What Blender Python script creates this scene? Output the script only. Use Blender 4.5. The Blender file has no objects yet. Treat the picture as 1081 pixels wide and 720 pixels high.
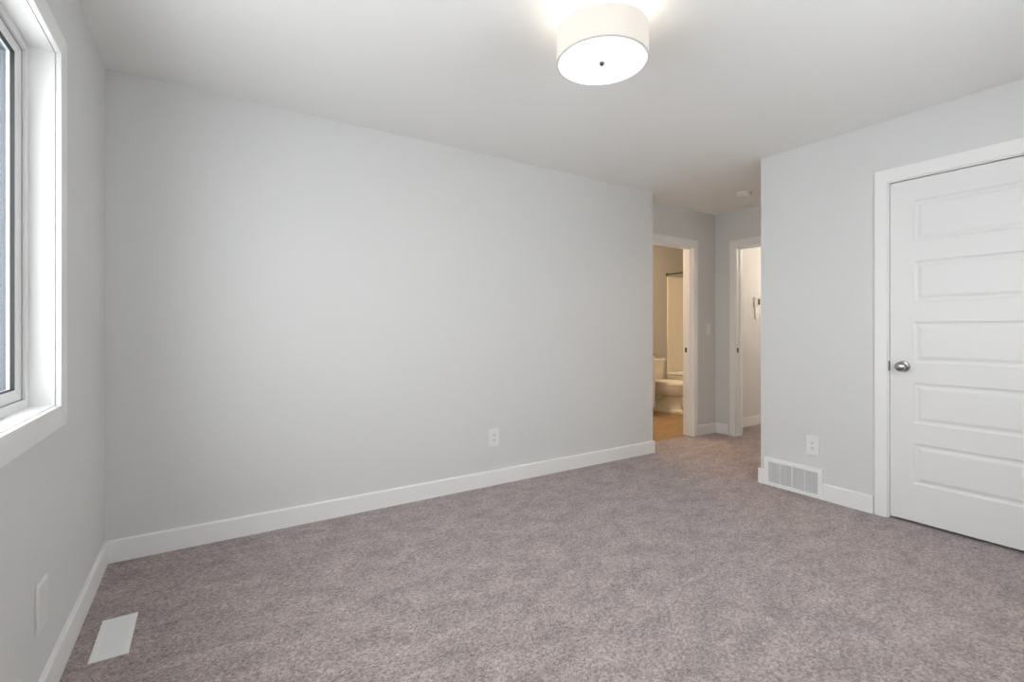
import bpy, bmesh, math
from mathutils import Vector, Matrix

scene = bpy.context.scene
col = scene.collection
PI = math.pi

# ------------------------------------------------------------------ camera
H = 2.44
CAM_H = 1.1526
cd = bpy.data.cameras.new('camera')
cam = bpy.data.objects.new('camera', cd)
col.objects.link(cam)
cam.location = (0, 0, CAM_H)
cam.rotation_euler = (PI / 2, 0, -math.radians(32.642))
cd.sensor_fit = 'HORIZONTAL'
cd.sensor_width = 36
cd.lens = 505 / 1081 * 36
cd.shift_y = -(360 - 348.1) / 1081
cd.clip_start = 0.02
cd.clip_end = 200
scene.camera = cam

# ------------------------------------------------------------------ exposure, sky, lights
vs = scene.view_settings
vs.view_transform = 'Standard'
vs.look = 'None'
vs.gamma = 1
vs.use_curve_mapping = False
vs.exposure = 0.0

SKY = 8.8
LAMP_DIFFUSER = 0.62
LAMP_BULB = 1.3
BATH_LAMP = 50.0
LANDING_FILL = 20.0

w = bpy.data.worlds.new('overcast_sky')
scene.world = w
w.use_nodes = True
bg = w.node_tree.nodes['Background']
bg.inputs[0].default_value = (0.985, 0.987, 0.985, 1)
bg.inputs[1].default_value = SKY

scene.cycles.max_bounces = 12
scene.cycles.diffuse_bounces = 8
scene.cycles.transparent_max_bounces = 12
scene.cycles.sample_clamp_indirect = 40
scene.cycles.caustics_reflective = False
scene.cycles.caustics_refractive = False


def add_light(name, kind, loc, energy, color, rot=(0, 0, 0), **kw):
    l = bpy.data.lights.new(name, kind)
    l.energy = energy
    l.color = color
    for k, v in kw.items():
        setattr(l, k, v)
    o = bpy.data.objects.new(name, l)
    o.location = loc
    o.rotation_euler = rot
    col.objects.link(o)
    return o


FW = (1.85, 1.00)      # window added behind the viewer as fill: centre X and width
YF_ = -0.30
# portal: only guides sampling of the sky through the window
pl = add_light('window_daylight', 'AREA', (-0.62, 1.144, 1.485), 1, (1, 1, 1), (0, -PI / 2, 0),
               shape='RECTANGLE', size=1.25, size_y=2.05)
pl.data.cycles.is_portal = True
pl2 = add_light('fill_window_portal', 'AREA', (FW[0], YF_ - 0.2, 1.485), 1, (1, 1, 1), (PI / 2, 0, 0),
                shape='RECTANGLE', size=FW[1] + 0.1, size_y=1.25)
pl2.data.cycles.is_portal = True


# ------------------------------------------------------------------ materials
def mat(name, color, rough=0.5, metal=0.0, spec=0.5, bump=None, vary=None, emit=None, sheen=0.0):
    """bump=(scale, distance), vary=(scale, amount)"""
    m = bpy.data.materials.new(name)
    m.use_nodes = True
    nt = m.node_tree
    p = nt.nodes['Principled BSDF']
    p.inputs['Base Color'].default_value = (*color, 1)
    p.inputs['Roughness'].default_value = rough
    p.inputs['Metallic'].default_value = metal
    p.inputs['Specular IOR Level'].default_value = spec
    tc = nt.nodes.new('ShaderNodeTexCoord')
    if vary:
        n = nt.nodes.new('ShaderNodeTexNoise')
        n.inputs['Scale'].default_value = vary[0]
        n.inputs['Detail'].default_value = 4
        nt.links.new(tc.outputs['Object'], n.inputs['Vector'])
        r = nt.nodes.new('ShaderNodeMapRange')
        r.inputs['To Min'].default_value = 1 - vary[1]
        r.inputs['To Max'].default_value = 1 + vary[1]
        nt.links.new(n.outputs['Fac'], r.inputs['Value'])
        hsv = nt.nodes.new('ShaderNodeHueSaturation')
        hsv.inputs['Color'].default_value = (*color, 1)
        nt.links.new(r.outputs['Result'], hsv.inputs['Value'])
        nt.links.new(hsv.outputs['Color'], p.inputs['Base Color'])
    if bump:
        n = nt.nodes.new('ShaderNodeTexNoise')
        n.inputs['Scale'].default_value = bump[0]
        n.inputs['Detail'].default_value = 3
        nt.links.new(tc.outputs['Object'], n.inputs['Vector'])
        b = nt.nodes.new('ShaderNodeBump')
        b.inputs['Strength'].default_value = 1.0
        b.inputs['Distance'].default_value = bump[1]
        nt.links.new(n.outputs['Fac'], b.inputs['Height'])
        nt.links.new(b.outputs['Normal'], p.inputs['Normal'])
    if emit:
        p.inputs['Emission Color'].default_value = (*emit[0], 1)
        p.inputs['Emission Strength'].default_value = emit[1]
    return m


M_WALL = mat('wall_paint', (0.700, 0.703, 0.700), 0.6, spec=0.3, bump=(160, 0.0002), vary=(1.5, 0.008))
M_CEIL = mat('ceiling_paint', (0.88, 0.88, 0.87), 0.85, spec=0.2, bump=(120, 0.0003), vary=(1.5, 0.008))
M_TRIM = mat('white_trim_paint', (0.85, 0.85, 0.845), 0.38, spec=0.4, bump=(60, 0.0001))
M_DOOR = mat('white_door_paint', (0.79, 0.79, 0.79), 0.40, spec=0.4, bump=(200, 0.0001))
M_VINYL = mat('white_vinyl', (0.78, 0.785, 0.79), 0.35, bump=(30, 0.0001))
M_PLASTIC = mat('white_plastic', (0.82, 0.82, 0.81), 0.3, bump=(40, 0.00005))
M_SLOT = mat('dark_slot', (0.05, 0.05, 0.05), 0.6, vary=(50, 0.1))
M_GASKET = mat('black_gasket', (0.012, 0.012, 0.013), 0.6, vary=(50, 0.1))
M_VINYLSHADED = mat('shade_toned_vinyl', (0.10, 0.115, 0.135), 0.5, bump=(60, 0.0002))  # grey tone carries the shade on the outer window parts
M_SPACER = mat('aluminium_spacer', (0.62, 0.66, 0.70), 0.35, metal=0.3, vary=(50, 0.05))
M_NICKEL = mat('satin_nickel', (0.42, 0.42, 0.43), 0.22, metal=1.0, bump=(80, 0.00005))
M_DARKMETAL = mat('dark_metal', (0.12, 0.115, 0.11), 0.4, metal=0.8, vary=(40, 0.1))
M_PORC = mat('porcelain', (0.80, 0.79, 0.76), 0.12, vary=(4, 0.01))
M_ACRYLIC = mat('white_acrylic', (0.80, 0.79, 0.77), 0.25, vary=(3, 0.01))
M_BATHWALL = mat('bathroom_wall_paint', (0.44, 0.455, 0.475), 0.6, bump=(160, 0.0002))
M_METALWHITE = mat('white_enamelled_steel', (0.88, 0.88, 0.87), 0.4, bump=(60, 0.00005))
M_VOID = mat('dark_duct', (0.10, 0.10, 0.10), 0.9, vary=(20, 0.1))
M_GRILLEBACK = mat('pale_grille_back', (0.72, 0.73, 0.75), 0.8, vary=(20, 0.03))
M_DUCT = mat('grey_duct_liner', (0.36, 0.365, 0.375), 0.9, vary=(20, 0.05))
M_SCREEN = mat('thermostat_screen', (0.05, 0.04, 0.03), 0.25, vary=(50, 0.1))
M_BEIGEPL = mat('cream_plastic', (0.74, 0.71, 0.65), 0.4, bump=(40, 0.00005))
M_COUNTER = mat('countertop_laminate', (0.38, 0.34, 0.31), 0.3, vary=(60, 0.25))
M_CABINET = mat('white_cabinet_paint', (0.78, 0.77, 0.76), 0.35, bump=(60, 0.0001))
M_MIRROR = mat('mirror_silver', (0.85, 0.86, 0.86), 0.03, metal=1.0, vary=(2, 0.005))
M_SHADE = mat('linen_lamp_shade', (0.76, 0.71, 0.65), 0.8, bump=(500, 0.0003), emit=((1.0, 0.90, 0.80), 0.13))
M_DIFF = mat('lit_lamp_diffuser', (0.85, 0.84, 0.82), 0.5, bump=(100, 0.00005), emit=((1.0, 0.94, 0.86), LAMP_DIFFUSER))
M_BULB = mat('lit_bulb', (0.9, 0.9, 0.88), 0.4, bump=(40, 0.00005), emit=((1.0, 0.9, 0.76), 1.5))
M_WARMGLASS = mat('lit_warm_glass', (0.9, 0.85, 0.75), 0.4, bump=(40, 0.00005), emit=((1.0, 0.62, 0.30), 4))


def m_carpet():
    m = bpy.data.materials.new('twist_pile_carpet')
    m.use_nodes = True
    nt = m.node_tree
    L = nt.links.new
    p = nt.nodes['Principled BSDF']
    p.inputs['Roughness'].default_value = 1.0
    p.inputs['Specular IOR Level'].default_value = 0.05
    p.inputs['Sheen Weight'].default_value = 0.34
    p.inputs['Sheen Roughness'].default_value = 0.5
    p.inputs['Sheen Tint'].default_value = (0.88, 0.90, 1.0, 1)
    tc = nt.nodes.new('ShaderNodeTexCoord')

    def noise(scale, detail, rough=0.5, dist=0.0, vec=None):
        n = nt.nodes.new('ShaderNodeTexNoise')
        n.inputs['Scale'].default_value = scale
        n.inputs['Detail'].default_value = detail
        n.inputs['Roughness'].default_value = rough
        n.inputs['Distortion'].default_value = dist
        L(vec or tc.outputs['Object'], n.inputs['Vector'])
        return n

    # yarn tufts: each its own tone, with shadow between tufts painted in
    vor = nt.nodes.new('ShaderNodeTexVoronoi')
    vor.inputs['Scale'].default_value = 135
    n0 = noise(60, 2)
    mixv = nt.nodes.new('ShaderNodeVectorMath')
    mixv.operation = 'MULTIPLY_ADD'
    mixv.inputs[1].default_value = (0.012, 0.012, 0.012)
    L(n0.outputs['Color'], mixv.inputs[0])
    L(tc.outputs['Object'], mixv.inputs[2])
    L(mixv.outputs['Vector'], vor.inputs['Vector'])
    sep = nt.nodes.new('ShaderNodeSeparateColor')
    L(vor.outputs['Color'], sep.inputs['Color'])
    tuft = nt.nodes.new('ShaderNodeValToRGB')
    e = tuft.color_ramp.elements
    e[0].position = 0.03
    e[0].color = (0.100, 0.069, 0.049, 1)
    e[1].position = 0.97
    e[1].color = (0.64, 0.530, 0.510, 1)
    em = e.new(0.5)
    em.color = (0.360, 0.292, 0.276, 1)
    mid = noise(75, 3, 0.6)
    mm = nt.nodes.new('ShaderNodeMix')
    mm.data_type = 'FLOAT'
    mm.inputs[0].default_value = 0.55
    L(sep.outputs[0], mm.inputs[2])
    L(mid.outputs['Fac'], mm.inputs[3])
    L(mm.outputs[0], tuft.inputs['Fac'])
    # brushed pile: soft patches where the pile leans another way
    mp = nt.nodes.new('ShaderNodeMapping')
    mp.inputs['Rotation'].default_value = (0, 0, 0.6)
    mp.inputs['Scale'].default_value = (1.0, 1.7, 1)
    L(tc.outputs['Object'], mp.inputs['Vector'])
    patch = noise(5.5, 6, 0.66, 0.5, mp.outputs['Vector'])
    pr = nt.nodes.new('ShaderNodeMapRange')
    pr.inputs['From Min'].default_value = 0.34
    pr.inputs['From Max'].default_value = 0.66
    pr.inputs['To Min'].default_value = 0.83
    pr.inputs['To Max'].default_value = 1.24
    L(patch.outputs['Fac'], pr.inputs['Value'])
    mul = nt.nodes.new('ShaderNodeMix')
    mul.data_type = 'RGBA'
    mul.blend_type = 'MULTIPLY'
    mul.inputs[0].default_value = 1.0
    L(tuft.outputs['Color'], mul.inputs[6])
    L(pr.outputs['Result'], mul.inputs[7])
    L(mul.outputs[2], p.inputs['Base Color'])
    # pile relief
    b = nt.nodes.new('ShaderNodeBump')
    b.inputs['Strength'].default_value = 0.9
    b.inputs['Distance'].default_value = 0.006
    hmix = nt.nodes.new('ShaderNodeMath')
    hmix.operation = 'ADD'
    inv = nt.nodes.new('ShaderNodeMath')
    inv.operation = 'SUBTRACT'
    inv.inputs[0].default_value = 1.0
    L(vor.outputs['Distance'], inv.inputs[1])
    L(inv.outputs[0], hmix.inputs[0])
    L(patch.outputs['Fac'], hmix.inputs[1])
    L(hmix.outputs[0], b.inputs['Height'])
    L(b.outputs['Normal'], p.inputs['Normal'])
    return m


def m_vinyl_floor():
    m = bpy.data.materials.new('wood_look_vinyl')
    m.use_nodes = True
    nt = m.node_tree
    L = nt.links.new
    p = nt.nodes['Principled BSDF']
    p.inputs['Roughness'].default_value = 0.45
    tc = nt.nodes.new('ShaderNodeTexCoord')
    mp = nt.nodes.new('ShaderNodeMapping')
    mp.inputs['Scale'].default_value = (1, 9, 1)
    L(tc.outputs['Object'], mp.inputs['Vector'])
    n = nt.nodes.new('ShaderNodeTexNoise')
    n.inputs['Scale'].default_value = 5
    n.inputs['Detail'].default_value = 5
    L(mp.outputs['Vector'], n.inputs['Vector'])
    r = nt.nodes.new('ShaderNodeValToRGB')
    r.color_ramp.elements[0].position = 0.3
    r.color_ramp.elements[0].color = (0.25, 0.165, 0.085, 1)
    r.color_ramp.elements[1].position = 0.7
    r.color_ramp.elements[1].color = (0.42, 0.29, 0.16, 1)
    L(n.outputs['Fac'], r.inputs['Fac'])
    br = nt.nodes.new('ShaderNodeTexBrick')
    br.inputs['Scale'].default_value = 1
    br.inputs['Brick Width'].default_value = 1.2
    br.inputs['Row Height'].default_value = 0.15
    br.inputs['Mortar Size'].default_value = 0.0015
    br.inputs['Color1'].default_value = (1, 1, 1, 1)
    br.inputs['Color2'].default_value = (0.86, 0.86, 0.86, 1)
    br.inputs['Mortar'].default_value = (0.4, 0.4, 0.4, 1)
    L(tc.outputs['Object'], br.inputs['Vector'])
    mul = nt.nodes.new('ShaderNodeMix')
    mul.data_type = 'RGBA'
    mul.blend_type = 'MULTIPLY'
    mul.inputs[0].default_value = 1.0
    L(r.outputs['Color'], mul.inputs[6])
    L(br.outputs['Color'], mul.inputs[7])
    L(mul.outputs[2], p.inputs['Base Color'])
    return m


def m_glass():
    m = bpy.data.materials.new('window_glass')
    m.use_nodes = True
    nt = m.node_tree
    L = nt.links.new
    nt.nodes.remove(nt.nodes['Principled BSDF'])
    out = nt.nodes['Material Output']
    t = nt.nodes.new('ShaderNodeBsdfTransparent')
    t.inputs[0].default_value = (0.95, 0.965, 0.968, 1)
    g = nt.nodes.new('ShaderNodeBsdfGlossy')
    g.inputs['Roughness'].default_value = 0.0
    f = nt.nodes.new('ShaderNodeFresnel')
    f.inputs['IOR'].default_value = 1.45
    mx = nt.nodes.new('ShaderNodeMixShader')
    geo = nt.nodes.new('ShaderNodeNewGeometry')
    inv = nt.nodes.new('ShaderNodeMath')     # the reflection sits on the entry face of the pane
    inv.operation = 'SUBTRACT'
    inv.inputs[0].default_value = 1.0
    L(geo.outputs['Backfacing'], inv.inputs[1])
    fm = nt.nodes.new('ShaderNodeMath')
    fm.operation = 'MULTIPLY'
    L(f.outputs[0], fm.inputs[0])
    L(inv.outputs[0], fm.inputs[1])
    L(fm.outputs[0], mx.inputs[0])
    L(t.outputs[0], mx.inputs[1])
    L(g.outputs[0], mx.inputs[2])
    L(mx.outputs[0], out.inputs['Surface'])
    return m


def m_siding():
    m = bpy.data.materials.new('board_siding')
    m.use_nodes = True
    nt = m.node_tree
    L = nt.links.new
    p = nt.nodes['Principled BSDF']
    p.inputs['Roughness'].default_value = 0.7
    tc = nt.nodes.new('ShaderNodeTexCoord')
    wv = nt.nodes.new('ShaderNodeTexWave')
    wv.wave_profile = 'SAW'
    wv.bands_direction = 'Z'
    wv.inputs['Scale'].default_value = 1.6
    wv.inputs['Distortion'].default_value = 0.0
    L(tc.outputs['Object'], wv.inputs['Vector'])
    r = nt.nodes.new('ShaderNodeValToRGB')
    r.color_ramp.elements[0].color = (0.022, 0.026, 0.032, 1)
    r.color_ramp.elements[1].color = (0.032, 0.037, 0.045, 1)
    L(wv.outputs['Fac'], r.inputs['Fac'])
    L(r.outputs['Color'], p.inputs['Base Color'])
    return m


M_CARPET = m_carpet()
M_BATHFLOOR = m_vinyl_floor()
M_GLASS = m_glass()
M_SIDING = m_siding()
M_ROOF = mat('asphalt_shingle', (0.035, 0.035, 0.04), 0.9, vary=(12, 0.3))
M_BOUNCE = mat('bounce_ground', (0.86, 0.87, 0.88), 0.9, vary=(1, 0.03))  # unseen ground whitened to throw daylight up to the ceiling


# ------------------------------------------------------------------ mesh helpers
class MB:
    def __init__(self):
        self.bm = bmesh.new()

    def quad(self, pts):
        return self.bm.faces.new([self.bm.verts.new(p) for p in pts])

    def box(self, a, b, bevel=0.0, seg=2):
        a, b = [min(x, y) for x, y in zip(a, b)], [max(x, y) for x, y in zip(a, b)]
        t = bmesh.new()
        bmesh.ops.create_cube(t, size=1)
        for v in t.verts:
            v.co = Vector([a[i] + (v.co[i] + 0.5) * (b[i] - a[i]) for i in range(3)])
        if bevel:
            bmesh.ops.bevel(t, geom=list(t.edges), offset=bevel, segments=seg, profile=0.5, affect='EDGES')
        self.merge(t)
        return self

    def merge(self, t):
        me = bpy.data.meshes.new('tmp')
        t.to_mesh(me)
        t.free()
        self.bm.from_mesh(me)
        bpy.data.meshes.remove(me)

    def prism(self, pts, axis, c0, c1, bevel=0.0, seg=1):
        """pts: 2D outline in the plane normal to axis, in the order of the remaining axes"""
        t = bmesh.new()

        def mk(u, v, c):
            return {'X': (c, u, v), 'Y': (u, c, v), 'Z': (u, v, c)}[axis]
        A = [t.verts.new(mk(u, v, c0)) for u, v in pts]
        B = [t.verts.new(mk(u, v, c1)) for u, v in pts]
        n = len(pts)
        t.faces.new(A)
        t.faces.new(B[::-1])
        for i in range(n):
            t.faces.new((A[i], B[i], B[(i + 1) % n], A[(i + 1) % n]))
        bmesh.ops.recalc_face_normals(t, faces=t.faces)
        if bevel:
            bmesh.ops.bevel(t, geom=list(t.edges), offset=bevel, segments=seg, profile=0.5, affect='EDGES')
        self.merge(t)
        return self

    def ring(self, axis, c0, c1, o, i, bevel=0.0):
        """rectangular frame, mitred: o and i = (u0,u1,v0,v1)"""
        ou0, ou1, ov0, ov1 = o
        iu0, iu1, iv0, iv1 = i
        self.prism([(ou0, ov0), (ou1, ov0), (iu1, iv0), (iu0, iv0)], axis, c0, c1, bevel)
        self.prism([(ou0, ov1), (iu0, iv1), (iu1, iv1), (ou1, ov1)], axis, c0, c1, bevel)
        self.prism([(ou0, ov0), (iu0, iv0), (iu0, iv1), (ou0, ov1)], axis, c0, c1, bevel)
        self.prism([(ou1, ov0), (ou1, ov1), (iu1, iv1), (iu1, iv0)], axis, c0, c1, bevel)
        return self

    def lathe(self, prof, origin=(0, 0, 0), axis='Z', n=48, sx=1.0, sy=1.0):
        """prof: (radius, height) list"""
        rings = []
        t = bmesh.new()
        for r, h in prof:
            if r < 1e-6:
                rings.append([t.verts.new((0, 0, h))])
            else:
                rings.append([t.verts.new((r * sx * math.cos(2 * PI * k / n), r * sy * math.sin(2 * PI * k / n), h)) for k in range(n)])
        for a, b in zip(rings, rings[1:]):
            for k in range(n):
                k2 = (k + 1) % n
                if len(a) == 1 and len(b) == 1:
                    continue
                if len(a) == 1:
                    t.faces.new((a[0], b[k], b[k2]))
                elif len(b) == 1:
                    t.faces.new((a[k], b[0], a[k2]))
                else:
                    t.faces.new((a[k], b[k], b[k2], a[k2]))
        bmesh.ops.recalc_face_normals(t, faces=t.faces)
        R = {'Z': Matrix.Identity(4), 'X': Matrix.Rotation(PI / 2, 4, 'Y'), '-X': Matrix.Rotation(-PI / 2, 4, 'Y'),
             'Y': Matrix.Rotation(-PI / 2, 4, 'X'), '-Y': Matrix.Rotation(PI / 2, 4, 'X'), '-Z': Matrix.Rotation(PI, 4, 'X')}[axis]
        bmesh.ops.transform(t, matrix=Matrix.Translation(origin) @ R, verts=t.verts)
        self.merge(t)
        return self

    def loft(self, rings, cap=True):
        """rings: lists of equal length of 3D points, joined in order"""
        t = bmesh.new()
        R = [[t.verts.new(p) for p in r] for r in rings]
        n = len(R[0])
        for a, b in zip(R, R[1:]):
            for k in range(n):
                t.faces.new((a[k], b[k], b[(k + 1) % n], a[(k + 1) % n]))
        if cap:
            t.faces.new(R[0])
            t.faces.new(R[-1][::-1])
        bmesh.ops.recalc_face_normals(t, faces=t.faces)
        self.merge(t)
        return self

    def tube(self, pts, r, n=10):
        rings = []
        for i, p in enumerate(pts):
            p = Vector(p)
            d = (Vector(pts[min(i + 1, len(pts) - 1)]) - Vector(pts[max(i - 1, 0)])).normalized()
            u = d.orthogonal().normalized() if i == 0 else (u - d * u.dot(d)).normalized()
            v = d.cross(u)
            rings.append([p + (u * math.cos(2 * PI * k / n) + v * math.sin(2 * PI * k / n)) * r for k in range(n)])
        return self.loft(rings)

    def build(self, name, m, parent=None, smooth=False, origin=None):
        me = bpy.data.meshes.new(name)
        bmesh.ops.remove_doubles(self.bm, verts=self.bm.verts, dist=1e-6)
        if origin is not None:
            bmesh.ops.translate(self.bm, verts=self.bm.verts, vec=-Vector(origin))
        self.bm.to_mesh(me)
        self.bm.free()
        me.materials.append(m)
        o = bpy.data.objects.new(name, me)
        col.objects.link(o)
        if origin is not None:
            o.location = origin
        if smooth:
            me.polygons.foreach_set('use_smooth', [True] * len(me.polygons))
            me.set_sharp_from_angle(angle=math.radians(35))
        if parent is not None:
            o.parent = parent
            # parents are never rotated; keep world position
            o.location = Vector(o.location) - world_loc(parent)
        return o


def world_loc(o):
    v = Vector((0, 0, 0))
    while o is not None:
        v += Vector(o.location)
        o = o.parent
    return v


def tag(o, label=None, cat=None, group=None, kind=None):
    if label:
        o['label'] = label
    if cat:
        o['category'] = cat
    if group:
        o['group'] = group
    if kind:
        o['kind'] = kind
    return o


def thing(name, loc, label, cat, group=None, kind=None):
    o = bpy.data.objects.new(name, None)
    o.empty_display_size = 0.05
    o.location = loc
    col.objects.link(o)
    return tag(o, label, cat, group, kind)


def wall(name, label, axis, c0, c1, u0, u1, z0, z1, holes=(), m=None):
    """slab between c0 and c1 along axis, with rectangular holes (u0,u1,z0,z1)"""
    us = sorted({u0, u1} | {x for h in holes for x in h[:2]})
    zs = sorted({z0, z1} | {x for h in holes for x in h[2:]})
    solid = {}
    for i in range(len(us) - 1):
        for j in range(len(zs) - 1):
            uc, zc = (us[i] + us[i + 1]) / 2, (zs[j] + zs[j + 1]) / 2
            solid[i, j] = not any(h[0] < uc < h[1] and h[2] < zc < h[3] for h in holes)
    b = MB()

    def P(c, u, z):
        return (c, u, z) if axis == 'X' else (u, c, z)
    for (i, j), s in solid.items():
        if not s:
            continue
        a0, a1, b0, b1 = us[i], us[i + 1], zs[j], zs[j + 1]
        for c in (c0, c1):
            b.quad([P(c, a0, b0), P(c, a1, b0), P(c, a1, b1), P(c, a0, b1)])
        for (di, dj, q) in ((-1, 0, [(a0, b0), (a0, b1)]), (1, 0, [(a1, b0), (a1, b1)]),
                            (0, -1, [(a0, b0), (a1, b0)]), (0, 1, [(a0, b1), (a1, b1)])):
            if not solid.get((i + di, j + dj), False):
                b.quad([P(c0, *q[0]), P(c0, *q[1]), P(c1, *q[1]), P(c1, *q[0])])
    bmesh.ops.remove_doubles(b.bm, verts=b.bm.verts, dist=1e-6)
    bmesh.ops.recalc_face_normals(b.bm, faces=b.bm.faces)
    o = b.build(name, m or M_WALL)
    return tag(o, label, 'wall', kind='structure')


def struct(name, label, cat, b, m, smooth=False):
    return tag(b.build(name, m, smooth=smooth), label, cat, kind='structure')


# ------------------------------------------------------------------ room shell
XL, YB, XE = -0.418, 3.068, 3.536      # window wall, long wall, end of the long wall
XR, YR = 3.528, 2.026                  # closet wall and its outer corner
YH, XD = 3.294, 4.825                  # bathroom door wall, bedroom door wall
YF = -0.30                             # wall behind the camera
T = 0.115
YBI = YH + T                           # bathroom side of the door wall
YN = 4.93                              # bathroom far wall
XBE = 6.74                             # bathroom east wall
XHE = 6.60                             # landing east wall
BH, BT = 0.110, 0.014                  # baseboard

# openings
WIN = (0.135, 2.153, 0.890, 2.080)
CLO = (0.486, 1.236, 0.0, 2.068)       # closet door rough opening (Y)
BDO = (3.680, 4.440, 0.0, 2.052)       # bathroom rough opening (X)
EDO = (2.290, 3.050, 0.0, 2.052)       # bedroom entry rough opening (Y)

struct('floor', 'mauve grey twist pile carpet over the bedroom and landing', 'floor',
       MB().box((XL, YF, -0.05), (XHE, YH + 0.06, 0.0)), M_CARPET)
struct('floor_bathroom', 'tan wood look vinyl floor in the bathroom', 'floor',
       MB().box((3.56, YH + 0.06, -0.05), (XBE, YN, -0.003)), M_BATHFLOOR)
struct('ceiling', 'flat matte off white ceiling', 'ceiling',
       MB().box((XL - 0.16, YF - T, H), (XBE + T, YN + T, H + 0.1)), M_CEIL)
wall('wall_left', 'grey wall with the window', 'X', XL - 0.16, XL, YF - T, YH + T, 0, H, [WIN])
wall('wall_back', 'long plain light grey wall', 'Y', YB, YBI, XL, XE, 0, H)
wall('wall_front', 'grey wall behind the viewer', 'Y', YF - T, YF, XL, XD + T, 0, H, [(FW[0] - FW[1] / 2, FW[0] + FW[1] / 2, 0.89, 2.08)])
wall('wall_right', 'grey wall holding the white closet door', 'X', XR, XR + T, YF, YR, 0, H, [CLO])
wall('wall_closet_side', 'grey return wall beside the entry', 'Y', YR - T, YR, XR + T, XHE + T, 0, H)
wall('wall_closet_end', 'inner end wall of the closet', 'X', XD, XD + T, YF, YR - T, 0, H)
wall('wall_bathroom_door', 'grey wall with the open bathroom doorway', 'Y', YH, YBI, XE, XBE, 0, H, [BDO])
wall('wall_entry', 'grey wall with the open bedroom doorway', 'X', XD, XD + T, YR, YH, 0, H, [EDO])
wall('wall_landing_end', 'end wall of the landing', 'X', XHE, XHE + T, YR, YH, 0, H)
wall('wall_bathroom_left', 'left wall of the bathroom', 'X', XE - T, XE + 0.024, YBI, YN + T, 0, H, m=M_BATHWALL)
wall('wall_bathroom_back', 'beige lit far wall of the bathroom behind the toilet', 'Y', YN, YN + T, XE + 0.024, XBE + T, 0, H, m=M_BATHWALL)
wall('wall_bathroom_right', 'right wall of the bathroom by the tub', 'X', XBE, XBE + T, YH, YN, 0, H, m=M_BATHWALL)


def baseboard(name, label, runs):
    """runs: (axis normal, face coordinate, direction +-1, u0, u1)"""
    b = MB()
    for axis, c, s, u0, u1 in runs:
        prof = [(c, 0.0), (c + s * BT, 0.0), (c + s * BT, BH - 0.006), (c + s * (BT - 0.004), BH), (c, BH)]
        if axis == 'X':      # profile in X,Z swept along Y
            b.prism(prof, 'Y', u0, u1)
        else:                # profile in Y,Z swept along X
            t = bmesh.new()
            A = [t.verts.new((u0, y, z)) for y, z in prof]
            B = [t.verts.new((u1, y, z)) for y, z in prof]
            t.faces.new(A)
            t.faces.new(B[::-1])
            for i in range(5):
                t.faces.new((A[i], B[i], B[(i + 1) % 5], A[(i + 1) % 5]))
            bmesh.ops.recalc_face_normals(t, faces=t.faces)
            b.merge(t)
    return struct(name, label, 'baseboard', b, M_TRIM)


CW, CT = 0.078, 0.014                  # casing width and thickness
baseboard('baseboard_left', 'white baseboard under the window', [('X', XL, 1, YF, YB)])
baseboard('baseboard_back', 'long white baseboard along the plain wall',
          [('Y', YB, -1, XL + BT, XE + BT), ('X', XE, 1, YB, YH)])
baseboard('baseboard_right', 'white baseboard between the return air grille and closet casing',
          [('X', XR, -1, 1.588, YR + BT), ('X', XR, -1, 1.302, 1.588), ('X', XR, -1, YF, 0.418)])
baseboard('baseboard_front', 'white baseboard behind the viewer', [('Y', YF, 1, XL + BT, XR - BT)])
baseboard('baseboard_closet_side', 'white baseboard around the wall corner by the entry',
          [('Y', YR, 1, XR, XD)])
baseboard('baseboard_bathroom_door', 'short white baseboard right of the bathroom doorway', [('Y', YH, -1, 4.500, XD - BT)])
baseboard('baseboard_entry', 'short white baseboard left of the bedroom doorway', [('X', XD, -1, 3.132, YH)])
baseboard('baseboard_landing', 'white baseboard seen through the bedroom doorway', [('Y', YH, -1, XD + T + 0.02, XHE), ('Y', YR, 1, XD + T + 0.02, XHE)])


# ------------------------------------------------------------------ door frames
def door_frame(name, label, axis, face, back, s, o, strike=None):
    """jamb lining + stop + casing on the room side. face: room wall plane; back: other wall plane;
    s: direction out of the wall into the room; o = clear opening (u0,u1,ztop)"""
    u0, u1, zt = o
    root = thing(name, {'X': (face, (u0 + u1) / 2, 0), 'Y': ((u0 + u1) / 2, face, 0)}[axis], label, 'door frame', kind='structure')
    jt = 0.018
    j = MB()
    lo, hi = min(face, back), max(face, back)
    A = axis
    j.prism([(u0 - jt, 0), (u0, 0), (u0, zt), (u0 - jt, zt)], A, lo, hi)
    j.prism([(u1, 0), (u1 + jt, 0), (u1 + jt, zt), (u1, zt)], A, lo, hi)
    j.prism([(u0 - jt, zt), (u1 + jt, zt), (u1 + jt, zt + jt), (u0 - jt, zt + jt)], A, lo, hi)
    j.build('jamb', M_TRIM, root)
    r = 0.006
    for c in ((face, face + s * CT), (back, back - s * CT)):
        k = MB()
        k.prism([(u0 - r, 0), (u0 - r, zt + r), (u1 + r, zt + r), (u1 + r, 0),
                 (u1 + r + CW - 0.012, 0), (u1 + r + CW - 0.012, zt + r + CW), (u0 - r - CW + 0.012, zt + r + CW), (u0 - r - CW + 0.012, 0)],
                A, c[0], c[1], bevel=0.0025, seg=2)
        k.build('casing', M_TRIM, root)
    return root


# closet door frame (casing on the bedroom side)
fr = door_frame('trim_1', 'white casing around the closed closet door', 'X', XR, XR + T, -1, (0.504, 1.222, 2.050))
# bathroom door frame
fb = door_frame('trim_2', 'white casing and jamb of the open bathroom doorway', 'Y', YH, YBI, -1, (3.700, 4.424, 2.036))
# bedroom entry door frame
fe = door_frame('trim_3', 'white casing and jamb of the open bedroom doorway', 'X', XD, XD + T, -1, (2.310, 3.040, 2.036))


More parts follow.
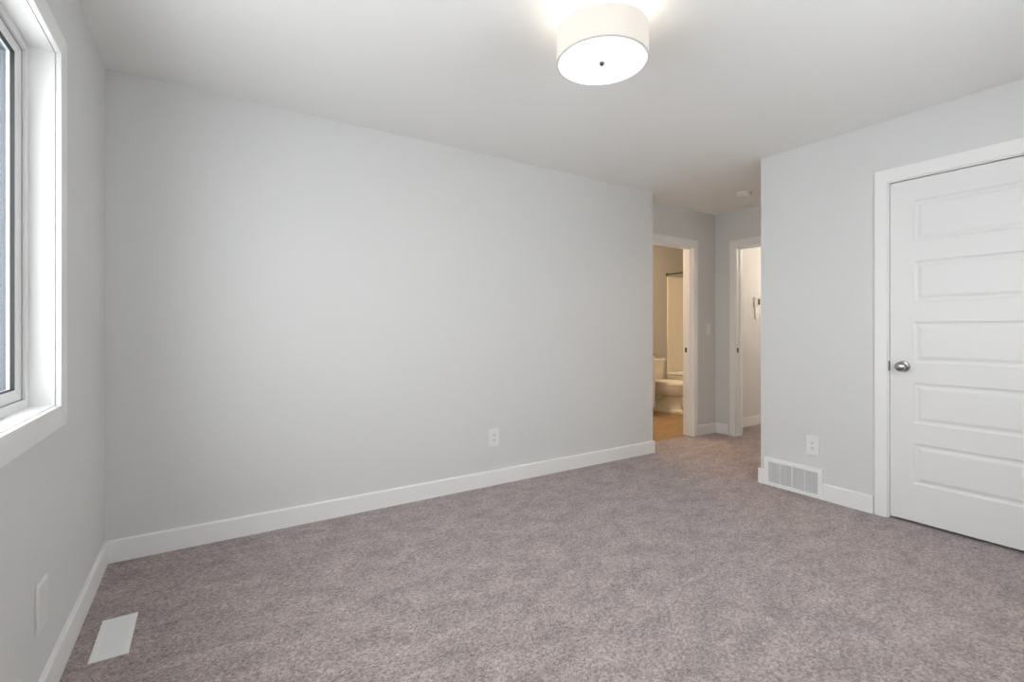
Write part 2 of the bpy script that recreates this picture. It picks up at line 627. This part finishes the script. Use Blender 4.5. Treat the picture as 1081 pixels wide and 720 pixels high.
def stop(root, axis, c0, c1, u0, u1, zt, d=0.010):
    k = MB()
    k.prism([(u0, 0), (u0 + d, 0), (u0 + d, zt - d), (u1 - d, zt - d), (u1 - d, 0), (u1, 0), (u1, zt), (u0, zt)], axis, c0, c1, bevel=0.001)
    k.build('door_stop', M_TRIM, root)


stop(fr, 'X', XR + 0.045, XR + 0.08, 0.504, 1.222, 2.050)
stop(fb, 'Y', YH + 0.03, YH + 0.065, 3.700, 4.424, 2.036)
stop(fe, 'X', XD + 0.05, XD + 0.085, 2.310, 3.040, 2.036)
# strike plates with their dark keyhole
k = MB().box((4.4225, YBI - 0.042, 0.905), (4.424, YBI - 0.016, 0.957), 0.0006)
tag(k.build('strike_plate', M_DARKMETAL, fb), 'dark metal strike plate')
k = MB().box((XD + 0.006, 3.0385, 0.905), (XD + 0.036, 3.040, 0.957), 0.0006)
tag(k.build('strike_plate', M_DARKMETAL, fe), 'dark metal strike plate')

# ------------------------------------------------------------------ closet door (five raised panels)
DX, DY0, DY1, DZ0, DZ1 = XR + 0.004, 0.507, 1.2185, 0.018, 2.0435
door = thing('door_1', (DX, (DY0 + DY1) / 2, DZ0), 'white five panel closet door with a satin nickel knob', 'door', kind='structure')
b = MB()
panels = []
for i in range(5):
    zt = 1.918 - i * 0.3595
    panels.append((0.621, 1.104, zt - 0.241, zt))
us = [DY0, 0.621, 1.104, DY1]
zs = sorted([DZ0, DZ1] + [z for p in panels for z in p[2:]])
holes = set()
for i in range(3):
    for j in range(len(zs) - 1):
        uc, zc = (us[i] + us[i + 1]) / 2, (zs[j] + zs[j + 1]) / 2
        if any(p[0] < uc < p[1] and p[2] < zc < p[3] for p in panels):
            continue
        b.quad([(DX, us[i], zs[j]), (DX, us[i], zs[j + 1]), (DX, us[i + 1], zs[j + 1]), (DX, us[i + 1], zs[j])])
LV = [(0, 0), (0.004, 0.0045), (0.012, 0.0075), (0.020, 0.0075), (0.034, 0.0022), (0.042, 0.0012)]
for p in panels:
    loops = []
    for ins, dep in LV:
        x = DX + dep
        loops.append([(x, p[0] + ins, p[2] + ins), (x, p[0] + ins, p[3] - ins), (x, p[1] - ins, p[3] - ins), (x, p[1] - ins, p[2] + ins)])
    for A, B in zip(loops, loops[1:]):
        for q in range(4):
            b.quad([A[q], A[(q + 1) % 4], B[(q + 1) % 4], B[q]])
    b.quad(loops[-1])
# edges and back
x2 = DX + 0.035
ed = [(DY0, DZ0), (DY0, DZ1), (DY1, DZ1), (DY1, DZ0)]
zz = {DY0: zs, DY1: zs}
for q in range(4):
    (a0, b0), (a1, b1) = ed[q], ed[(q + 1) % 4]
    b.quad([(DX, a0, b0), (x2, a0, b0), (x2, a1, b1), (DX, a1, b1)])
b.quad([(x2, DY0, DZ0), (x2, DY1, DZ0), (x2, DY1, DZ1), (x2, DY0, DZ1)])
bmesh.ops.remove_doubles(b.bm, verts=b.bm.verts, dist=1e-6)
bmesh.ops.recalc_face_normals(b.bm, faces=b.bm.faces)
b.build('panel_leaf', M_DOOR, door)
KY, KZ = 1.152, 0.932
b = MB().lathe([(0, 0), (0.033, 0.0), (0.033, 0.004), (0.029, 0.009), (0.014, 0.011), (0.012, 0.012), (0.0115, 0.026), (0, 0.026)],
               (DX, KY, KZ), '-X', 40)
rose = tag(b.build('rosette', M_NICKEL, door, True), 'round nickel rosette')
b = MB().lathe([(0.0, 0.024), (0.011, 0.024), (0.013, 0.028), (0.021, 0.032), (0.0265, 0.038), (0.0285, 0.046), (0.027, 0.054), (0.022, 0.060), (0.013, 0.0635), (0.0, 0.0645)],
               (DX, KY, KZ), '-X', 40)
tag(b.build('knob', M_NICKEL, rose, True), 'satin nickel door knob')
b = MB().box((XR - 0.004, 1.2195, KZ - 0.030), (XR + 0.010, 1.2235, KZ + 0.030), 0.001)
tag(b.build('strike_plate', M_DARKMETAL, fr), 'dark strike lip at the closet door edge')

# ------------------------------------------------------------------ window
win = thing('window_1', (XL, 1.144, 0.89), 'white vinyl sliding window with deep painted casing', 'window', kind='structure')
b = MB().ring('X', XL, XL + 0.0155, (0.067, 2.221, 0.828, 2.140), (0.145, 2.143, 0.902, 2.068), bevel=0.0015)
b.build('casing', M_TRIM, win)
b = MB().ring('X', XL - 0.062, XL - 0.0002, (0.135, 2.153, 0.890, 2.080), (0.150, 2.138, 0.905, 2.065))
b.build('jamb_extension', M_TRIM, win)
FX = XL - 0.062
b = MB().ring('X', FX - 0.0088, FX - 0.0002, (0.135, 2.153, 0.890, 2.080), (0.180, 2.108, 0.932, 2.038), bevel=0.001)
b.build('vinyl_frame', M_VINYL, win)


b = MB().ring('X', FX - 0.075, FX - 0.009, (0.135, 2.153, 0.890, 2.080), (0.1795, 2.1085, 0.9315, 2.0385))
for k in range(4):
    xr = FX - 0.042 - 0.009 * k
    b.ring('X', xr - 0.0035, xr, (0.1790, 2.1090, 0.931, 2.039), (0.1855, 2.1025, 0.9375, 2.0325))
tag(b.build('screen_track', M_VINYLSHADED, win), 'outer half of the frame with track ribs, shade painted in grey')
# outer frame with screen track ribs, its shade put into the dark colour
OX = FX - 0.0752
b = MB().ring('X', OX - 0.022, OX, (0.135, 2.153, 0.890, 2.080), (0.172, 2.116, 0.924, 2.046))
tag(b.build('exterior_frame', M_VINYLSHADED, win), 'outermost frame ring, shade painted in grey')


def sash(y0, y1, x, parent):
    z0, z1 = 0.932, 2.038
    w_ = 0.058
    s = MB().ring('X', x - 0.021, x, (y0, y1, z0, z1), (y0 + w_, y1 - w_, z0 + 0.036, z1 - 0.036), bevel=0.002).build('sash', M_VINYL, parent)
    tag(MB().ring('X', x - 0.031, x - 0.0211, (y0, y1, z0, z1), (y0 + w_, y1 - w_, z0 + 0.036, z1 - 0.036), bevel=0.002).build('sash_exterior', M_VINYLSHADED, s), 'outer half of the sash, shade painted in grey')
    i = (y0 + w_, y1 - w_, z0 + 0.036, z1 - 0.036)
    MB().ring('X', x - 0.012, x - 0.002, i, (i[0] + 0.003, i[1] - 0.003, i[2] + 0.003, i[3] - 0.003)).build('gasket', M_GASKET, s)
    MB().ring('X', x - 0.0168, x - 0.0122, i, (i[0] + 0.004, i[1] - 0.004, i[2] + 0.004, i[3] - 0.004)).build('spacer', M_SPACER, s)
    MB().box((x - 0.021, i[0], i[2]), (x - 0.017, i[1], i[3])).build('glass_pane', M_GLASS, s)


sash(1.115, 2.108, FX - 0.009, win)
sash(0.180, 1.173, FX - 0.042, win)

# unseen window, added behind the viewer to light the long wall
win2 = thing('fill_window', (FW[0], YF, 0.89), 'unseen white vinyl window added behind the viewer for fill light', 'window', kind='structure')
q0, q1 = FW[0] - FW[1] / 2, FW[0] + FW[1] / 2
MB().ring('Y', YF, YF + 0.0155, (q0 - 0.068, q1 + 0.068, 0.828, 2.140), (q0 + 0.01, q1 - 0.01, 0.902, 2.068), bevel=0.0015).build('casing', M_TRIM, win2)
MB().ring('Y', YF - 0.062, YF - 0.0002, (q0, q1, 0.890, 2.080), (q0 + 0.015, q1 - 0.015, 0.905, 2.065)).build('jamb_extension', M_TRIM, win2)
MB().ring('Y', YF - T, YF - 0.0622, (q0, q1, 0.890, 2.080), (q0 + 0.05, q1 - 0.05, 0.940, 2.030), bevel=0.001).build('vinyl_frame', M_VINYL, win2)
MB().box((q0 + 0.05, YF - 0.09, 0.940), (q1 - 0.05, YF - 0.086, 2.030)).build('glass_pane', M_GLASS, win2)

# ------------------------------------------------------------------ ceiling light
LX, LY = 1.337, 1.419
lamp = thing('ceiling_light', (LX, LY, H), 'round drum ceiling light with a cream fabric shade, lit', 'ceiling light')
MB().lathe([(0, H), (0.075, H), (0.075, H - 0.012), (0.066, H - 0.024), (0.012, H - 0.026), (0.010, H - 0.03), (0.010, 2.30), (0, 2.30)],
           (LX, LY, 0), 'Z', 40).build('canopy', M_METALWHITE, lamp, True)
ZT, ZB, R = 2.342, 2.220, 0.1805
MB().lathe([(R, ZB), (R, ZT), (R - 0.0015, ZT), (R - 0.0015, ZB), (R, ZB)], (LX, LY, 0), 'Z', 96).build('lamp_shade', M_SHADE, lamp, True)
tag(MB().lathe([(0, ZB + 0.003), (R - 0.004, ZB + 0.003), (R - 0.004, ZB + 0.0065), (0, ZB + 0.0065)], (LX, LY, 0), 'Z', 96).build('diffuser', M_DIFF, lamp, True),
    'glowing white diffuser disc')
tag(MB().lathe([(R - 0.0045, ZB + 0.0005), (R + 0.0010, ZB), (R + 0.0010, ZB + 0.004), (R - 0.0045, ZB + 0.003), (R - 0.0045, ZB + 0.0005)], (LX, LY, 0), 'Z', 96)
    .build('lower_ring', M_SPACER, lamp, True), 'thin grey rim under the shade')
tag(MB().lathe([(R - 0.0015, ZT - 0.002), (R + 0.0008, ZT - 0.002), (R + 0.0008, ZT + 0.001), (R - 0.0015, ZT + 0.001), (R - 0.0015, ZT - 0.002)], (LX, LY, 0), 'Z', 96)
    .build('upper_ring', M_METALWHITE, lamp, True), 'thin rim on top of the shade')
sp = MB()
for k in range(3):
    a = 2 * PI * k / 3 + 0.4
    sp.tube([(LX, LY, ZT - 0.004), (LX + (R - 0.002) * math.cos(a), LY + (R - 0.002) * math.sin(a), ZT - 0.004)], 0.0016, 8)
sp.build('shade_spider', M_METALWHITE, lamp, True)
tag(MB().lathe([(0, ZB + 0.003), (0.009, ZB + 0.002), (0.010, ZB - 0.002), (0.008, ZB - 0.007), (0.004, ZB - 0.010), (0, ZB - 0.0105)], (LX, LY, 0), 'Z', 24)
    .build('finial', M_DARKMETAL, lamp, True), 'small dark metal finial')
for k in range(2):
    a = PI * k + 0.9
    cx, cy = LX + 0.07 * math.cos(a), LY + 0.07 * math.sin(a)
    MB().lathe([(0, -0.030), (0.016, -0.027), (0.027, -0.012), (0.029, 0.004), (0.022, 0.022), (0.014, 0.034), (0.013, 0.05), (0, 0.05)],
               (cx, cy, 2.275), 'Z', 24).build('bulb', M_BULB, lamp, True)
add_light('bulb_glow', 'POINT', (LX, LY, 2.333), LAMP_BULB, (1.0, 0.90, 0.78), shadow_soft_size=0.05)

# ------------------------------------------------------------------ smoke detector
sx, sy = 4.27, 2.615
smoke = thing('smoke_detector', (sx, sy, H), 'white round smoke detector on the ceiling near the entry', 'smoke detector')
MB().lathe([(0, H), (0.070, H), (0.070, H - 0.010), (0.067, H - 0.012), (0, H - 0.012)], (sx, sy, 0), 'Z', 48).build('mounting_base', M_PLASTIC, smoke, True)
MB().lathe([(0, H - 0.012), (0.056, H - 0.012), (0.056, H - 0.017), (0.060, H - 0.018), (0.060, H - 0.030), (0.054, H - 0.037), (0.030, H - 0.040), (0, H - 0.041)],
           (sx, sy, 0), 'Z', 48).build('cover', M_PLASTIC, smoke, True)
MB().lathe([(0, H - 0.0408), (0.007, H - 0.0408), (0.007, H - 0.043), (0, H - 0.0432)], (sx + 0.02, sy - 0.01, 0), 'Z', 16).build('test_button', M_PLASTIC, smoke, True)


# ------------------------------------------------------------------ outlets, switch
def plate_thing(name, label, cat, axis, face, s, u, z, hw, hh, kind, group=None, t=0.007):
    """wall plate; face: wall plane, s: direction out of the wall"""
    loc = (face, u, z) if axis == 'X' else (u, face, z)
    root = thing(name, loc, label, cat, group)

    def BX(du0, du1, dz0, dz1, d0, d1, bev=0.0):
        lo = (face + s * d0, u + du0, z + dz0) if axis == 'X' else (u + du0, face + s * d0, z + dz0)
        hi = (face + s * d1, u + du1, z + dz1) if axis == 'X' else (u + du1, face + s * d1, z + dz1)
        return lo, hi, bev
    MB().box(*BX(-hw, hw, -hh, hh, 0, t, 0.0028)).build('cover_plate', M_PLASTIC, root)
    if kind == 'duplex':
        for q in (-1, 1):
            c = q * 0.0195
            rc = MB().box(*BX(-0.0165, 0.0165, c - 0.0145, c + 0.0145, t, t + 0.0025, 0.001)).build('receptacle', M_PLASTIC, root)
            sl = MB()
            sl.box(*BX(-0.0085, -0.0055, c - 0.001, c + 0.0085, t + 0.0025, t + 0.0029))
            sl.box(*BX(0.0055, 0.0085, c - 0.001, c + 0.0085, t + 0.0025, t + 0.0029))
            sl.box(*BX(-0.003, 0.003, c - 0.0095, c - 0.0045, t + 0.0025, t + 0.0029))
            tag(sl.build('socket_slots', M_SLOT, rc), 'dark plug slots')
        ax = {('X', -1): '-X', ('X', 1): 'X', ('Y', -1): '-Y'}[axis, s]
        o = (face + s * t, u, z) if axis == 'X' else (u, face + s * t, z)
        MB().lathe([(0.003, 0), (0.0028, 0.001), (0, 0.0013)], o, ax, 12).build('screw', M_PLASTIC, root)
    elif kind == 'blank':
        ax = {('X', -1): '-X', ('X', 1): 'X', ('Y', -1): '-Y'}[axis, s]
        for q in (-1, 1):
            o = (face + s * t, u, z + q * hh * 0.72) if axis == 'X' else (u, face + s * t, z + q * hh * 0.72)
            MB().lathe([(0.003, 0), (0.0028, 0.001), (0, 0.0013)], o, ax, 12).build('screw', M_PLASTIC, root)
    elif kind == 'rocker':
        MB().box(*BX(-0.0165, 0.0165, -0.033, 0.033, t, t + 0.003, 0.0012)).build('rocker', M_PLASTIC, root)
    return root


plate_thing('wall_outlet', 'white duplex outlet low on the long plain wall', 'outlet', 'Y', YB, -1, 1.804, 0.352, 0.043, 0.067, 'duplex')
plate_thing('wall_outlet', 'white duplex outlet above the return air grille', 'outlet', 'X', XR, -1, 1.660, 0.355, 0.040, 0.066, 'duplex')
plate_thing('wall_outlet_plate', 'white wall plate low under the window, near the floor register', 'outlet', 'X', XL, 1, 1.968, 0.330, 0.049, 0.072, 'blank', t=0.009)
plate_thing('light_switch', 'white rocker light switch beside the bathroom doorway', 'light switch', 'Y', YH, -1, 4.697, 1.162, 0.037, 0.062, 'rocker')

# ------------------------------------------------------------------ return air grille
gy0, gy1, gz0, gz1 = 1.590, 1.990, 0.002, 0.204
gx = XR - BT
ret = thing('return_air_grille', (gx, (gy0 + gy1) / 2, gz0), 'white return air grille at the foot of the right wall', 'vent')
b = MB().ring('X', gx - 0.008, gx - 0.0002, (gy0, gy1, gz0, gz1), (gy0 + 0.029, gy1 - 0.029, gz0 + 0.026, gz1 - 0.026), bevel=0.0015)
# flange sides reaching back to the wall above the baseboard
b.box((gx, gy0, BH + 0.002), (XR - 0.0005, gy0 + 0.003, gz1))
b.box((gx, gy1 - 0.003, BH + 0.002), (XR - 0.0005, gy1, gz1))
b.box((gx, gy0 + 0.003, gz1 - 0.003), (XR - 0.0005, gy1 - 0.003, gz1))
b.build('frame', M_METALWHITE, ret)
iy0, iy1, iz0, iz1 = gy0 + 0.029, gy1 - 0.029, gz0 + 0.026, gz1 - 0.026
b = MB()
n = 44
for i in range(n):
    y = iy0 + (iy1 - iy0) * (i + 0.5) / n
    b.prism([(gx - 0.0065, y - 0.0035), (gx - 0.0060, y - 0.0020), (gx - 0.0012, y + 0.0034), (gx - 0.0018, y + 0.0020)], 'Z', iz0, iz1)
b.build('louvers', M_METALWHITE, ret)
for f in (0.25, 0.5, 0.75):
    y = iy0 + (iy1 - iy0) * f
    MB().box((gx - 0.0068, y - 0.0025, iz0), (gx - 0.002, y + 0.0025, iz1), 0.0005).build('divider_bar', M_METALWHITE, ret)
MB().box((gx - 0.0009, iy0, iz0), (gx - 0.0003, iy1, iz1)).build('duct_opening', M_GRILLEBACK, ret)
for y in (gy0 + 0.014, gy1 - 0.014):
    tag(MB().lathe([(0, 0), (0.004, 0), (0.0036, 0.0012), (0, 0.0018)], (gx - 0.008, y, (gz0 + gz1) / 2), '-X', 14).build('screw', M_SPACER, ret, True), 'small grey screw head')

# ------------------------------------------------------------------ floor register
fx0, fx1, fy0, fy1 = -0.342, -0.231, 2.172, 2.462
reg = thing('floor_register', ((fx0 + fx1) / 2, (fy0 + fy1) / 2, 0.0), 'white metal floor register on the carpet by the window wall', 'vent')
RZ = 0.006
b = MB()
o_ = (fx0, fx1, fy0, fy1)
i_ = (fx0 + 0.020, fx1 - 0.020, fy0 + 0.022, fy1 - 0.022)
c4 = lambda r, z: [(r[0], r[2], z), (r[1], r[2], z), (r[1], r[3], z), (r[0], r[3], z)]
ins = lambda r, d: (r[0] + d, r[1] - d, r[2] + d, r[3] - d)
lp = [c4(o_, 0.0005), c4(o_, 0.003), c4(ins(o_, 0.008), RZ), c4(i_, RZ), c4(i_, 0.001)]
for A, B in zip(lp, lp[1:]):
    for q in range(4):
        b.quad([A[q], A[(q + 1) % 4], B[(q + 1) % 4], B[q]])
bmesh.ops.recalc_face_normals(b.bm, faces=b.bm.faces)
b.build('frame', M_METALWHITE, reg)
b = MB()
n = 26
for i in range(n):
    y = i_[2] + (i_[3] - i_[2]) * (i + 0.5) / n
    b.box((i_[0], y - 0.0040, 0.0030), (i_[1], y + 0.0040, 0.0056))
b.box(((i_[0] + i_[1]) / 2 - 0.002, i_[2], 0.0018), ((i_[0] + i_[1]) / 2 + 0.002, i_[3], 0.0029))
b.build('louvers', M_METALWHITE, reg)
MB().box((i_[0], i_[2], 0.0006), (i_[1], i_[3], 0.0010)).build('damper', M_GRILLEBACK, reg)

# ------------------------------------------------------------------ thermostat and control on the landing wall
th = thing('thermostat', (5.63, YH, 1.49), 'small cream thermostat with a dark display seen through the bedroom doorway', 'thermostat')
MB().box((5.570, YH - 0.022, 1.432), (5.690, YH, 1.548), 0.005).build('body', M_BEIGEPL, th)
tag(MB().box((5.634, YH - 0.0235, 1.455), (5.676, YH - 0.022, 1.528), 0.0005).build('display', M_SCREEN, th), 'dark display window')
for zq in (1.47, 1.51):
    MB().box((5.585, YH - 0.0245, zq - 0.008), (5.612, YH - 0.022, zq + 0.008), 0.001).build('button', M_BEIGEPL, th)
hc = thing('wall_control', (5.63, YH, 1.355), 'slim white control with rounded end below the thermostat', 'control')
pts = [(5.594, 1.424), (5.594, 1.315)]
for k in range(0, 13):
    a = PI + PI * k / 12
    pts.append((5.628 + 0.034 * math.cos(a), 1.312 + 0.034 * math.sin(a)))
pts += [(5.662, 1.424)]
MB().prism(pts, 'Y', YH - 0.014, YH, bevel=0.002).build('body', M_PLASTIC, hc)
MB().box((5.616, YH - 0.017, 1.325), (5.640, YH - 0.014, 1.345), 0.001).build('button', M_BEIGEPL, hc)


# ------------------------------------------------------------------ bathroom
def sring(cx, y_back, y_front, hw, z, n=40, p=2.3, egg=0.0):
    """super-ellipse outline in plan; front towards -Y"""
    cy, hl = (y_back + y_front) / 2, (y_back - y_front) / 2
    out = []
    for k in range(n):
        a = 2 * PI * k / n
        c, s = math.cos(a), math.sin(a)
        x = abs(c) ** (2 / p) * (1 if c >= 0 else -1)
        y = abs(s) ** (2 / p) * (1 if s >= 0 else -1)
        ww = hw * (1 + egg * y)
        out.append((cx + ww * x, cy + hl * y, z))
    return out


TX = 5.505
toilet = thing('toilet', (TX, 4.6, -0.003), 'white porcelain toilet seen through the bathroom doorway', 'toilet')
Z0 = -0.003
b = MB()
b.loft([sring(TX, 4.865, 4.255, 0.112, Z0, p=2.6), sring(TX, 4.865, 4.250, 0.114, 0.030, p=2.6), sring(TX, 4.860, 4.285, 0.098, 0.055, p=2.5),
        sring(TX, 4.855, 4.300, 0.088, 0.14, p=2.4), sring(TX, 4.850, 4.300, 0.088, 0.205, p=2.3), sring(TX, 4.830, 4.285, 0.096, 0.228, p=2.2), sring(TX, 4.760, 4.240, 0.138, 0.245, p=2.2), sring(TX, 4.720, 4.212, 0.160, 0.285, egg=0.03, p=2.2),
        sring(TX, 4.700, 4.195, 0.174, 0.335, egg=0.05, p=2.2), sring(TX, 4.690, 4.185, 0.180, 0.375, egg=0.05, p=2.2), sring(TX, 4.690, 4.182, 0.182, 0.392, egg=0.05, p=2.2),
        sring(TX, 4.685, 4.190, 0.174, 0.396, egg=0.05, p=2.2)])
b.box((TX - 0.105, 4.60, 0.325), (TX + 0.105, 4.895, 0.388), 0.02, 3)
b.box((TX - 0.075, 4.66, 0.10), (TX + 0.075, 4.87, 0.335), 0.03, 3)
bowl = b.build('bowl', M_PORC, toilet, True)
# trapway relief on both sides
for s in (-1, 1):
    pts = []
    for k in range(17):
        f = k / 16
        y = 4.44 + 0.36 * f
        z = 0.235 - 0.17 * f ** 1.6 + 0.03 * math.sin(2 * PI * f)
        pts.append((TX + s * 0.088, y, z))
    MB().tube(pts, 0.034, 12).build('trapway', M_PORC, bowl, True)
tank = MB().loft([sring(TX, 4.915, 4.745, 0.175, 0.389, p=7), sring(TX, 4.917, 4.732, 0.192, 0.43, p=8), sring(TX, 4.917, 4.718, 0.202, 0.690, p=8)]).build('tank', M_PORC, toilet, True)
MB().loft([sring(TX, 4.921, 4.707, 0.211, 0.6905, p=8), sring(TX, 4.922, 4.703, 0.214, 0.702, p=8), sring(TX, 4.922, 4.705, 0.212, 0.718, p=8),
           sring(TX, 4.915, 4.715, 0.203, 0.726, p=8)]).build('tank_lid', M_PORC, tank, True)
lv = MB().lathe([(0, 0), (0.013, 0), (0.012, 0.008), (0, 0.009)], (TX - 0.15, 4.722, 0.64), '-Y', 20)
lv.box((TX - 0.156, 4.706, 0.632), (TX - 0.085, 4.714, 0.646), 0.003)
tag(lv.build('flush_lever', M_NICKEL, tank, True), 'metal flush lever')
MB().loft([sring(TX, 4.70, 4.175, 0.186, 0.398, egg=0.05, p=2.2), sring(TX, 4.70, 4.172, 0.189, 0.406, egg=0.05, p=2.2), sring(TX, 4.70, 4.178, 0.185, 0.414, egg=0.05, p=2.2)]) \
    .build('seat', M_PLASTIC, toilet, True)
MB().loft([sring(TX, 4.705, 4.180, 0.183, 0.4155, egg=0.05, p=2.2), sring(TX, 4.705, 4.176, 0.187, 0.424, egg=0.05, p=2.2), sring(TX, 4.70, 4.19, 0.176, 0.434, egg=0.05, p=2.2),
           sring(TX, 4.66, 4.26, 0.11, 0.438, egg=0.05, p=2.2)]).build('lid', M_PLASTIC, toilet, True)

# bathtub
tx0, tx1, ty0, ty1, tz = 5.985, XBE - 0.002, YBI + 0.002, YN - 0.002, 0.505
tub = thing('bathtub', ((tx0 + tx1) / 2, (ty0 + ty1) / 2, Z0), 'white alcove bathtub behind the toilet', 'bathtub')


def rr(x0, x1, y0, y1, r, z, n=6):
    out = []
    for cx, cy, a0 in ((x1 - r, y1 - r, 0), (x0 + r, y1 - r, PI / 2), (x0 + r, y0 + r, PI), (x1 - r, y0 + r, 3 * PI / 2)):
        for k in range(n + 1):
            a = a0 + PI / 2 * k / n
            out.append((cx + r * math.cos(a), cy + r * math.sin(a), z))
    return out


MB().loft([rr(tx0 + 0.012, tx1, ty0, ty1, 0.004, Z0), rr(tx0 + 0.012, tx1, ty0, ty1, 0.004, tz - 0.05), rr(tx0, tx1, ty0, ty1, 0.004, tz - 0.035), rr(tx0, tx1, ty0, ty1, 0.004, tz - 0.014),
           rr(tx0 + 0.005, tx1, ty0, ty1, 0.004, tz - 0.003), rr(tx0 + 0.015, tx1, ty0, ty1, 0.004, tz), rr(tx0 + 0.085, tx1 - 0.06, ty0 + 0.09, ty1 - 0.09, 0.10, tz),
           rr(tx0 + 0.10, tx1 - 0.075, ty0 + 0.105, ty1 - 0.105, 0.12, tz - 0.02), rr(tx0 + 0.14, tx1 - 0.12, ty0 + 0.16, ty1 - 0.16, 0.14, 0.12),
           rr(tx0 + 0.20, tx1 - 0.18, ty0 + 0.24, ty1 - 0.24, 0.12, 0.09)]).build('tub_shell', M_ACRYLIC, tub, True)
# surround: flanged three wall acrylic liner
sur = thing('shower_surround', ((tx0 + tx1) / 2, ty1, tz), 'white acrylic shower surround with a pale edge flange above the tub', 'shower surround')
sz = 1.975
MB().box((tx0 + 0.010, YN - 0.022, tz + 0.001), (tx0 + 0.098, YN - 0.001, sz), 0.006).build('edge_flange', M_ACRYLIC, sur)
MB().box((tx0 + 0.098, YN - 0.012, tz + 0.001), (XBE - 0.013, YN - 0.001, sz), 0.002).build('end_panel', M_ACRYLIC, sur)
MB().box((XBE - 0.012, YBI + 0.013, tz + 0.001), (XBE - 0.001, YN - 0.013, sz), 0.002).build('long_panel', M_ACRYLIC, sur)
MB().box((tx0 + 0.02, YBI + 0.001, tz + 0.001), (XBE - 0.013, YBI + 0.012, sz), 0.002).build('near_panel', M_ACRYLIC, sur)
rod = thing('shower_rod', (tx0 + 0.012, (YBI + YN) / 2, 2.004), 'dark metal shower curtain rod above the tub', 'curtain rod')
MB().tube([(tx0 + 0.012, YBI + 0.004, 2.004), (tx0 + 0.012, YN - 0.004, 2.004)], 0.0125, 16).build('rod', M_DARKMETAL, rod, True)
MB().lathe([(0, 0), (0.028, 0), (0.027, 0.008), (0.016, 0.016), (0, 0.016)], (tx0 + 0.012, YN, 2.004), '-Y', 24).build('end_flange', M_DARKMETAL, rod, True)
MB().lathe([(0, 0), (0.028, 0), (0.027, 0.008), (0.016, 0.016), (0, 0.016)], (tx0 + 0.012, YBI, 2.004), 'Y', 24).build('end_flange', M_DARKMETAL, rod, True)

# vanity
vx0, vx1, vy = 4.22, 5.112, 4.395
van = thing('bathroom_vanity', ((vx0 + vx1) / 2, (vy + YN) / 2, Z0), 'white bathroom vanity whose corner shows left of the toilet', 'vanity')
b = MB().box((vx0, vy + 0.019, 0.10), (vx1, YN - 0.001, 0.805), 0.001)
b.build('cabinet_body', M_CABINET, van)
tag(MB().box((vx0 + 0.01, vy + 0.08, Z0), (vx1 - 0.01, YN - 0.001, 0.0995)).build('toe_kick', M_COUNTER, van), 'dark recessed toe kick')
for (a0, a1) in ((vx0 + 0.004, (vx0 + vx1) / 2 - 0.002), ((vx0 + vx1) / 2 + 0.002, vx1 - 0.004)):
    dr = MB().ring('Y', vy, vy + 0.0185, (a0, a1, 0.106, 0.798), (a0 + 0.055, a1 - 0.055, 0.161, 0.743), bevel=0.0008)
    dr.box((a0 + 0.055, vy + 0.008, 0.161), (a1 - 0.055, vy + 0.0185, 0.743))
    d = dr.build('cabinet_door', M_CABINET, van)
    kx = a1 - 0.03 if a0 < 4.5 else a0 + 0.03
    MB().lathe([(0, 0), (0.006, 0), (0.005, 0.012), (0.013, 0.018), (0.012, 0.024), (0, 0.026)], (kx, vy, 0.70), '-Y', 20).build('knob', M_NICKEL, d, True)
b = MB().box((vx0 - 0.012, vy - 0.022, 0.806), (vx1 + 0.012, YN - 0.001, 0.838), 0.004)
b.box((vx0 - 0.012, YN - 0.020, 0.838), (vx1 + 0.012, YN - 0.001, 0.93), 0.003)
tag(b.build('countertop', M_COUNTER, van), 'speckled brown countertop')
bl = thing('flush_ceiling_light', (4.30, 4.36, H), 'flush bowl ceiling light in the bathroom', 'ceiling light')
MB().lathe([(0, H), (0.13, H), (0.13, H - 0.015), (0, H - 0.015)], (4.30, 4.36, 0), 'Z', 32).build('base', M_METALWHITE, bl, True)
MB().lathe([(0.122, H - 0.0155), (0.115, H - 0.045), (0.08, H - 0.072), (0.03, H - 0.084), (0, H - 0.085)], (4.30, 4.36, 0), 'Z', 32).build('glass_bowl', M_WARMGLASS, bl, True)
add_light('bathroom_glow', 'POINT', (4.30, 4.36, H - 0.20), BATH_LAMP, (1.0, 0.69, 0.39), shadow_soft_size=0.10)

# unseen landing lamp, added to light the landing wall
hx, hy = 6.30, 2.30
hl = thing('flush_ceiling_light', (hx, hy, H), 'unseen flush bowl ceiling light added to light the landing', 'ceiling light')
MB().lathe([(0, H), (0.13, H), (0.13, H - 0.015), (0, H - 0.015)], (hx, hy, 0), 'Z', 32).build('base', M_METALWHITE, hl, True)
MB().lathe([(0.122, H - 0.0155), (0.115, H - 0.045), (0.08, H - 0.072), (0.03, H - 0.084), (0, H - 0.085)], (hx, hy, 0), 'Z', 32).build('glass_bowl', M_WARMGLASS, hl, True)
add_light('landing_fill', 'POINT', (hx, hy, H - 0.2), LANDING_FILL, (1.0, 0.86, 0.72), shadow_soft_size=0.1)

# ------------------------------------------------------------------ outside
struct('ground', 'unseen ground made snow white to bounce daylight indoors', 'ground', MB().box((-40, -40, -3.2), (30, 60, -3.0)), M_BOUNCE)
hs = thing('neighbouring_house', (-6.5, 13, -3.0), 'dark blue grey sided house outside the window', 'house')
MB().box((-11, 6, -3.0), (-3.6, 21, 3.2)).build('siding_wall', M_SIDING, hs)
MB().prism([(-11.4, 3.201), (-3.2, 3.201), (-7.3, 6.0)], 'Y', 5.6, 21.4).build('roof', M_ROOF, hs)
for y in (6.0, 14.0):
    MB().box((-3.599, y, -3.0), (-3.57, y + 0.14, 3.2)).build('corner_board', M_TRIM, hs)
